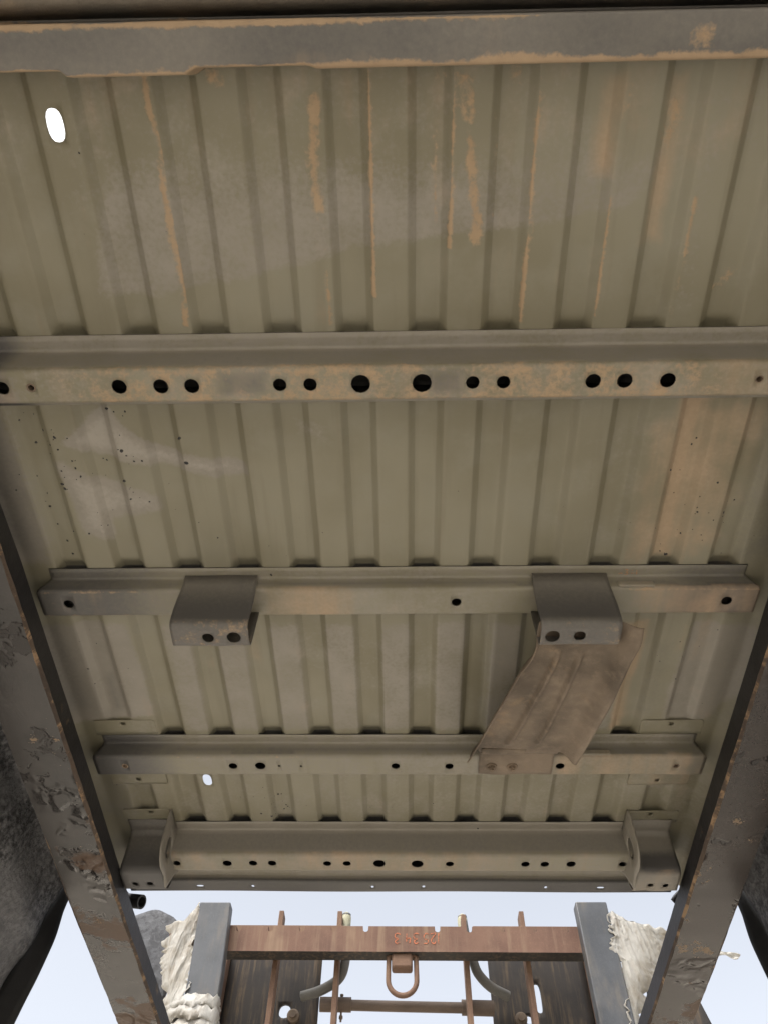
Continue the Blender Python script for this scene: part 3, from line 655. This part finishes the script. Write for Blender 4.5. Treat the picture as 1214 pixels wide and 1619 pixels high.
# --- wheelhouse liners and outer side panels
def liner(sg):
    pr = fillet([(.664, .958), (.668, 1.0), (.71, 1.035), (.79, 1.062), (.845, 1.052), (.853, 1.0), (.858, .92), (.872, .86), (.89, .79), (.91, .70), (.93, .55)], .02, 4); d = arclen(pr)
    V = np.arange(0, d[-1], .012)
    def fn(u, v):
        x = np.interp(v, d, pr[:, 0]); z = np.interp(v, d, pr[:, 1])
        n1 = .004*np.sin(21*u+9*v)+.003*np.sin(47*v-13*u)+.006*np.exp(-((u-1.50)/.03)**2)
        return np.stack([sg*(x-n1*ss(v, .12, .3)), u, z-n1*.6], 1)
    o = sheet('wheelhouse_liner', np.arange(.1, 1.791, .015), V, fn, [], MAT['liner'], bed, .003, None, 60)
    def ff(u, v):
        e = 1e-3; x = np.interp(v, d, pr[:, 0]); z = np.interp(v, d, pr[:, 1])
        tx = np.interp(v+e, d, pr[:, 0])-np.interp(v-e, d, pr[:, 0]); tz = np.interp(v+e, d, pr[:, 1])-np.interp(v-e, d, pr[:, 1]); l = np.hypot(tx, tz)+1e-9
        wd = np.interp(v, [0, .10, .2, .3, .45, .7], [.004, .006, .022, .028, .05, .075])*u-.012*(1-u)
        return np.stack([sg*(x+tz/l*wd), 1.793+.012*u, z-tx/l*wd], 1)
    sheet('arch_flange', np.linspace(0, 1, 5), V[4:-2], ff, [], MAT['rubber'], o, .006, None, 60)
    pp = fillet([(.915, .545), (.95, .56), (.965, .8), (.96, 1.2), (.93, 1.5), (.86, 1.52)], .03, 4); dp = arclen(pp)
    sheet('side_panel', np.arange(-.80, 1.85, .1), list(dp), lambda u, v: np.stack([sg*np.interp(v, dp, pp[:, 0]), u, np.interp(v, dp, pp[:, 1])], 1), [], MAT['bed'], bed, .002, const_stain(.2, 0, 0, .1))
liner(-1); liner(1)
hb = sheet('headboard', np.linspace(-.93, .93, 9), np.linspace(.97, 1.5, 6), lambda u, v: np.stack([u, -.80+.01*np.sin(8*u), v], 1), [], MAT['bed'], bed, .003, const_stain())
# stub of pipe poking out beside the left rear corner
def pipe():
    y, z = 1.735, .966; x0, x1 = -.70, -.603; V = []; F = []; sg = 24
    ax = Vector((1, -.35, -.28)).normalized(); up = ax.orthogonal().normalized(); s = ax.cross(up)
    e = Vector((-.604, 1.708, .952))
    for (t, r) in ((-.09, .0155), (0, .0155), (0, .0115), (-.085, .0115)):
        for k in range(sg):
            a = 2*math.pi*k/sg; V.append(e+ax*t+(up*math.cos(a)+s*math.sin(a))*r)
    for q in range(3):
        for k in range(sg): F.append((q*sg+k, q*sg+(k+1) % sg, (q+1)*sg+(k+1) % sg, (q+1)*sg+k))
    F.append(tuple(range(3*sg, 4*sg)))
    return link('pipe_stub', mesh('pipe_stub', V, F), MAT['rubber'], bed, 40)
pipe()
# strokes of faded chalk
def ribbon(name, strokes, wd, place, mat, parent):
    V = []; F = []
    for st in strokes:
        P = smooth_path([(a, b, 0) for a, b in st], 6)
        n0 = len(V)
        for i, p in enumerate(P):
            t = (P[min(i+1, len(P)-1)]-P[max(i-1, 0)]); t.normalize(); nn = Vector((-t.y, t.x, 0)); k = wd*(.7+.6*random.random())
            for s in (-1, 1): V.append(place(p.x+s*nn.x*k, p.y+s*nn.y*k))
        for i in range(len(P)-1): F.append((n0+2*i, n0+2*i+1, n0+2*i+3, n0+2*i+2))
    o = link(name, mesh(name, V, F), mat, parent); return o
n = NT('faded_chalk'); MAT['fchalk'] = n.finish(n.mix(n.step(n.noise(500, 3, .6), .48, .62), (.36, .20, .11), (.32, .285, .21)), .9)
ribbon('chalk_mark', [[(.0, .2), (.35, .35), (.5, .2)], [(.75, .9), (1.0, 1), (1.05, .7), (.9, .5), (1.1, .35), (1.0, .05), (.75, .1)], [(1.5, .3), (1.9, .35)], [(1.55, .8), (1.65, .75)], [(2.1, .9), (2.15, .1)]], .075,
       lambda a, b: (.377+.0145*a, .779-.012*b, .9972), MAT['fchalk'], m3)

# ================================================================ forklift
lift = empty('forklift', (0, 2.7, -1.6))
tag(lift, 'forklift with rusty notched carriage bar and two dark forks under the truck bed', 'forklift')
def blade(sg, xi, matb, seed):
    xo = xi+.110; rs = np.random.default_rng(seed); ys = np.linspace(.10, 2.60, 120)
    V = []; F = []; MI = []
    c = .005
    for i, y in enumerate(ys):
        zb = .939-.0455*(y) ; zt = zb+.048
        zt = min(zt, zb+.012+.06*max(0, (y-.1)))
        j = lambda q: (rs.random()-.5)*q
        w1 = .0016*math.sin(7*y+seed)+j(.0006)
        ring = [(xi+c+j(.002), zb), (xi+.037, zb+j(.0012)), (xi+.074, zb+j(.0012)), (xo-c+j(.002), zb), (xo+w1, zb+c+j(.0015)), (xo+w1, zt-c), (xo-c, zt), (xi+c, zt), (xi+w1*.6, zt-c), (xi+w1*.6, zb+c+j(.0022))]
        for x, z in ring: V.append((sg*x, y, z))
    k = 10
    for i in range(len(ys)-1):
        for q in range(k):
            F.append((i*k+q, i*k+(q+1) % k, (i+1)*k+(q+1) % k, (i+1)*k+q)); MI.append({0: 0, 1: 0, 2: 0, 3: 2, 9: 2}.get(q, 1))
    F.append(tuple(range(k))); MI.append(1); F.append(tuple(range((len(ys)-1)*k, len(ys)*k))); MI.append(1)
    me = mesh('fork', V, F)
    o = link('fork', me, [matb, MAT['fork_side'], MAT['fork_edge']], lift, 30); me.polygons.foreach_set('material_index', MI)
    return o
fl = blade(-1, .600, MAT['fork_l'], 3); fr = blade(1, .608, MAT['fork_r'], 8)
def shank(x0, x1, zt, tilt, parent):
    V = []; ys = (2.56, 2.612)
    for z, off in ((.80, 0), (1.20, tilt*.4), (zt, tilt)):
        for x in (x0, x1):
            for y in ys: V.append((x+off, y, z+(.003 if y > 2.6 else 0)))
    F = []
    for i in range(2):
        a = 4*i; b = a+4
        F += [(a, a+2, b+2, b), (a+2, a+3, b+3, b+2), (a+3, a+1, b+1, b+3), (a+1, a, b, b+1)]
    F += [(8, 10, 11, 9), (0, 1, 3, 2)]
    return bev(link('shank', mesh('shank', V, F), MAT['shank'], parent), .004)
shank(-.680, -.572, 1.428, -.024, fl); shank(.608, .716, 1.434, .0, fr)

# carriage bar with its row of U notches (one outline, extruded)
def carriage():
    z0, z1, y0, y1 = 1.289, 1.374, 2.613, 2.672
    top = [(-.80, z1)]
    for xc in (-.671, -.562, -.451, -.342, -.232, -.121, .127, .237, .350, .460, .570, .68):
        for k in range(0, 9):
            a = math.pi+math.pi*k/8; top.append((xc+.0095*math.cos(a), z1-.010+.0095*math.sin(a)) if 0 < k < 8 else (xc+(-.0095 if k == 0 else .0095), z1))
    top.append((.80, z1)); n = len(top)
    V = [(x, y0, z) for x, z in top]+[(x, y1, z) for x, z in top]+[(x, y0, z0) for x, z in top]+[(x, y1, z0) for x, z in top]
    F = []
    for i in range(n-1):
        F += [(i, i+1, 2*n+i+1, 2*n+i)[::-1], (n+i, n+i+1, 3*n+i+1, 3*n+i), (i, i+1, n+i+1, n+i), (2*n+i, 2*n+i+1, 3*n+i+1, 3*n+i)[::-1]]
    F += [(0, n, 3*n, 2*n), (n-1, 2*n-1, 4*n-1, 3*n-1)[::-1]]
    o = link('carriage_bar', mesh('carriage_bar', V, F), [MAT['rust'], MAT['mast']], lift, 30)
    for p in o.data.polygons:
        if p.normal.z < -.9 or (p.normal.z > .9 and p.center.z < 1.3): p.material_index = 1
    return o
bar = carriage()
DIG = {'1': [[(.5, 1), (.42, 0)]], '2': [[(.05, .75), (.3, 1), (.7, .85), (.6, .5), (.05, 0), (.8, .05)]],
       '5': [[(.8, 1), (.25, .95), (.2, .6), (.6, .58), (.75, .3), (.45, .0), (.05, .1)]],
       '3': [[(.05, .9), (.5, 1), (.7, .78), (.3, .55), (.72, .42), (.7, .12), (.35, 0), (.0, .12)]], '4': [[(.2, .95), (.08, .5), (.7, .52)], [(.62, .85), (.58, .05)]]}
st = []
for ch, x in zip('125343', (.140, .121, .097, .062, .034, -.002)):
    for s in DIG[ch]: st.append([((x_/1.0)*.024-x, y_*.034) for x_, y_ in s])
ribbon('chalk_number', st, .0016, lambda a, b: (-a, 2.6118, 1.350-b), MAT['chalk'], bar)
# load backrest bars rising through the carriage
for x, zt in ((-.434, 1.463), (-.221, 1.462), (.226, 1.452), (.436, 1.464)):
    box('backrest_bar', x-.0085, x+.0085, 2.693, 2.750, .55, zt*1.006, MAT['rustbar'], lift, .002)
for x0, x1 in ((-.72, -.205), (.255, .73)): box('backrest_rail', x0, x1, 2.6755, 2.690, 1.30, 1.409, MAT['rustbar'], lift, .001)
# lower plate of the carriage seen past the right fork
V = [(.83, 2.62, .60), (.955, 2.62, .85), (.975, 2.62, 1.06), (.945, 2.62, 1.19), (.80, 2.62, 1.19), (.74, 2.62, .9), (.74, 2.62, .6)]
pl = link('carriage_end_plate', mesh('carriage_end_plate', V, [tuple(range(7))]), MAT['mast'], lift); solid(pl, .02, -1); bev(pl, .002)
# lifting ring
cx, yr = .005, 2.642
brk = box('ring_bracket', cx-.036, cx+.034, 2.622, 2.668, 1.243, 1.292, MAT['rustbar'], lift, .008)
pts = [(cx-.046, yr, 1.285), (cx-.047, yr, 1.22)]+[(cx-.047*math.cos(a), yr, 1.213-.047*math.sin(a)) for a in np.linspace(.1, math.pi-.1, 18)]+[(cx+.047, yr, 1.22), (cx+.046, yr, 1.285), (cx+.03, yr, 1.292), (cx-.03, yr, 1.292)]
tube('lifting_ring', pts, .0085, MAT['rustbar'], lift, 14, closed=True)
# mast plates with cut-outs
def mplate(x0, x1, holes, sg):
    H = [(x, z, rx, rz, rx*1.4, rz*1.3, e) for x, z, rx, rz, e in holes]
    o = sheet('mast_plate', np.linspace(x0, x1, 14), np.linspace(.2, 1.43, 30), lambda u, v: np.stack([u, 2.86+0*u, v], 1), H, MAT['mast'], lift, .02)
    return o
mpl = mplate(-.624, -.289, [(-.405, 1.208, .021, .024, 2.2)], -1); mpr = mplate(.316, .660, [(.478, 1.255, .013, .050, 3), (.436, 1.187, .016, .016, 2)], 1)
for x, z, p in ((-.372, 1.187, mpl), (.408, 1.182, mpr)):
    tube('pivot_bolt', [(x, 2.865, z), (x, 2.835, z), (x, 2.832, z), (x, 2.820, z)], [.021, .021, .012, .012], MAT['bolt'], p, 18)
box('mast_channel', -.640, -.626, 2.80, 2.95, .1, 1.40, MAT['rustbar'], lift); box('mast_channel', .662, .676, 2.80, 2.95, .1, 1.40, MAT['rustbar'], lift)
# cross shaft with collars
sh = tube('cross_shaft', smooth_path([(-.27, 2.78, 1.198), (.0, 2.78, 1.193), (.31, 2.78, 1.189)], 6), .0165, MAT['shaft'], lift, 18)
tube('collar', [(-.276, 2.78, 1.198), (-.170, 2.78, 1.197)], .0225, MAT['shaft'], sh, 18); tube('collar', [(.204, 2.78, 1.191), (.312, 2.78, 1.189)], .0235, MAT['shaft'], sh, 18)
tube('cross_bolt', [(-.203, 2.78, 1.229), (-.203, 2.78, 1.224), (-.2025, 2.78, 1.222), (-.2025, 2.78, 1.165), (-.2025, 2.78, 1.163), (-.2025, 2.78, 1.154), (-.2025, 2.78, 1.152), (-.2025, 2.78, 1.145)], [.006, .006, .0035, .0035, .0065, .0065, .0035, .0035], MAT['bolt'], sh, 8)
# hydraulic hoses looping down from pale fittings
for pts in ([(-.201, 2.755, 1.49), (-.199, 2.755, 1.40), (-.196, 2.757, 1.33), (-.214, 2.765, 1.275), (-.275, 2.785, 1.245), (-.345, 2.81, 1.235)],
            [(.226, 2.755, 1.485), (.235, 2.755, 1.40), (.252, 2.757, 1.335), (.268, 2.765, 1.292), (.31, 2.785, 1.258), (.37, 2.81, 1.24)]):
    h = tube('hydraulic_hose', smooth_path(pts, 7), .0165, MAT['hose'], lift, 14)
    p = Vector(pts[0]); tube('hose_fitting', [p+Vector((0, 0, -.075)), p+Vector((0, 0, -.03)), p+Vector((0, 0, -.012)), p+Vector((0, 0, .002)), p+Vector((0, 0, .008))], [.0165, .0175, .018, .014, .006], MAT['cream'], h, 16)

# ================================================================ torn plastic and foam on the fork shanks
def wrap(name, rows, side, label, knot=None, seed=1, tail=None):
    rs = np.random.default_rng(seed); zz = np.array([r[0] for r in rows])[::-1]; xl = np.array([r[1] for r in rows])[::-1]; xr = np.array([r[2] for r in rows])[::-1]
    nz, nx = 150, 80; V = []; F = []
    ph = rs.random(12)*6.28
    zg = np.linspace(zz[0], zz[-1], nz); tg = np.linspace(0, 1, nx); Zm, T = np.meshgrid(zg, tg, indexing='ij')
    jag = lambda k: .034*(vn(zg*38+k, zg*0+k)-.5)+.016*(vn(zg*140+k, zg*0+2*k)-.5)
    A_ = np.interp(zg, zz, xl)[:, None]; B_ = np.interp(zg, zz, xr)[:, None]
    X = A_+(B_-A_)*T; E_ = T if side < 0 else 1-T          # E_ = 1 beside the shank
    fold = .030*(ridged(X*13+Zm*5*side+seed, Zm*1.6, 2)-.5)+.007*(ridged(X*60+Zm*14*side+seed, Zm*5, 2)**3-.3)+.0012*(vn(X*190, Zm*60)-.5)
    Y = 2.592-.02*np.sin(np.pi*np.minimum(1, E_*.9+.1))-.026*E_**5-fold+.035*(1-E_)**2
    Z = Zm+.010*(vn(X*60+seed, Zm*30)-.5)+np.where(Zm > zz[-1]-.05, .03*(vn(X*45+seed*3, X*0)-.5), 0)
    X = X+jag(seed)[:, None]*(1-T)**5+.8*jag(seed+7)[:, None]*T**5
    V = [tuple(q) for q in np.stack([X, Y, Z], -1).reshape(-1, 3)]
    for j in range(nz-1):
        for i in range(nx-1): a = j*nx+i; F.append((a, a+1, a+nx+1, a+nx))
    if tail:
        n0 = len(V); tx = np.linspace(tail[0][0], tail[1][0], 40)
        for i, x in enumerate(tx):
            t = i/39; zc = tail[0][1]+(tail[1][1]-tail[0][1])*t; hw = .014*(1-.35*t)*(.7+.6*vn(np.array(x*30), np.array(3.))) if i < 39 else .008
            for q in range(7): k = q/6*2-1; V.append((x+.008*k*(i > 36), 2.625+.02*float(vn(np.array(x*40), np.array(q*.6)))+.03*t, zc+hw*k))
        for i in range(39):
            for q in range(6): a = n0+i*7+q; F.append((a, a+1, a+8, a+7))
    if knot:
        for (zc, rad, tilt, off) in knot:
            n0 = len(V); n, sg = 72, 12
            for i in range(n):
                a = 2*math.pi*i/n; c, s = math.cos(a), math.sin(a); k = (abs(c)**4+abs(s)**4)**(-.25)
                cx_, cy_ = side*.648+(.060+off)*c*k, 2.586+(.040+off)*s*k
                r = rad*(1+.25*math.sin(5*a+ph[3])+.12*math.sin(13*a+ph[5]))
                z = zc+tilt*c+.003*math.sin(7*a+ph[6])
                for q in range(sg):
                    b = 2*math.pi*q/sg+1.3*a; rr = r*(1+.28*math.sin(3*b+2*a)+.12*math.sin(7*b))
                    V.append((cx_+rr*.55*math.cos(b)*c, cy_+rr*.55*math.cos(b)*s, z+rr*math.sin(b)))
            for i in range(n):
                for q in range(sg): a = n0+i*sg+q; b = n0+i*sg+(q+1) % sg; c = n0+((i+1) % n)*sg; F.append((a, b, c+(q+1) % sg, c+q))
    o = link(name, mesh(name, V, F), MAT['plastic'], None, 75); solid(o, .0012)
    return tag(o, label, 'plastic wrap')
wrap('plastic_wrap', [(1.425, -.722, -.700), (1.395, -.765, -.694), (1.37, -.812, -.690), (1.32, -.820, -.694), (1.24, -.815, -.690), (1.17, -.785, -.684), (1.10, -.75, -.672), (1.04, -.74, -.665)], -1,
     'torn white plastic wrap hanging on the fork upright left of the carriage bar, knotted below', [(1.100, .018, .004, .004), (1.068, .021, -.006, .007), (1.03, .02, .004, .006)], 3)
wrap('plastic_wrap', [(1.405, .705, .745), (1.385, .703, .83), (1.37, .708, .925), (1.34, .706, .905), (1.28, .705, .872), (1.22, .704, .835), (1.16, .70, .79), (1.09, .70, .752), (1.02, .70, .735)], 1,
     'dirty white plastic sheet fluttering from the fork upright right of the carriage bar', None, 11, ((.88, 1.345), (1.150, 1.303)))
# small scrap of film blowing behind the right fork
# grey foam pad behind the left wrap
V = []; F = []; nx, nz = 16, 20
for j in range(nz):
    for i in range(nx):
        t, s = i/(nx-1), j/(nz-1)
        x = -1.0+.17*t; z = 1.18+.31*s-.05*(1-s)*0
        x += .03*(1-s); z -= .035*(abs(2*t-1)**3)*s
        V.append((x+.006*math.sin(31*z), 2.74+.01*math.sin(20*x+9*z), z+.005*math.sin(60*x)))
for j in range(nz-1):
    for i in range(nx-1): a = j*nx+i; F.append((a, a+1, a+nx+1, a+nx))
fo = link('foam_pad', mesh('foam_pad', V, F), MAT['foam'], None, 60); solid(fo, .03)
tag(fo, 'rough grey foam pad behind the white wrap at the left fork upright', 'foam pad')
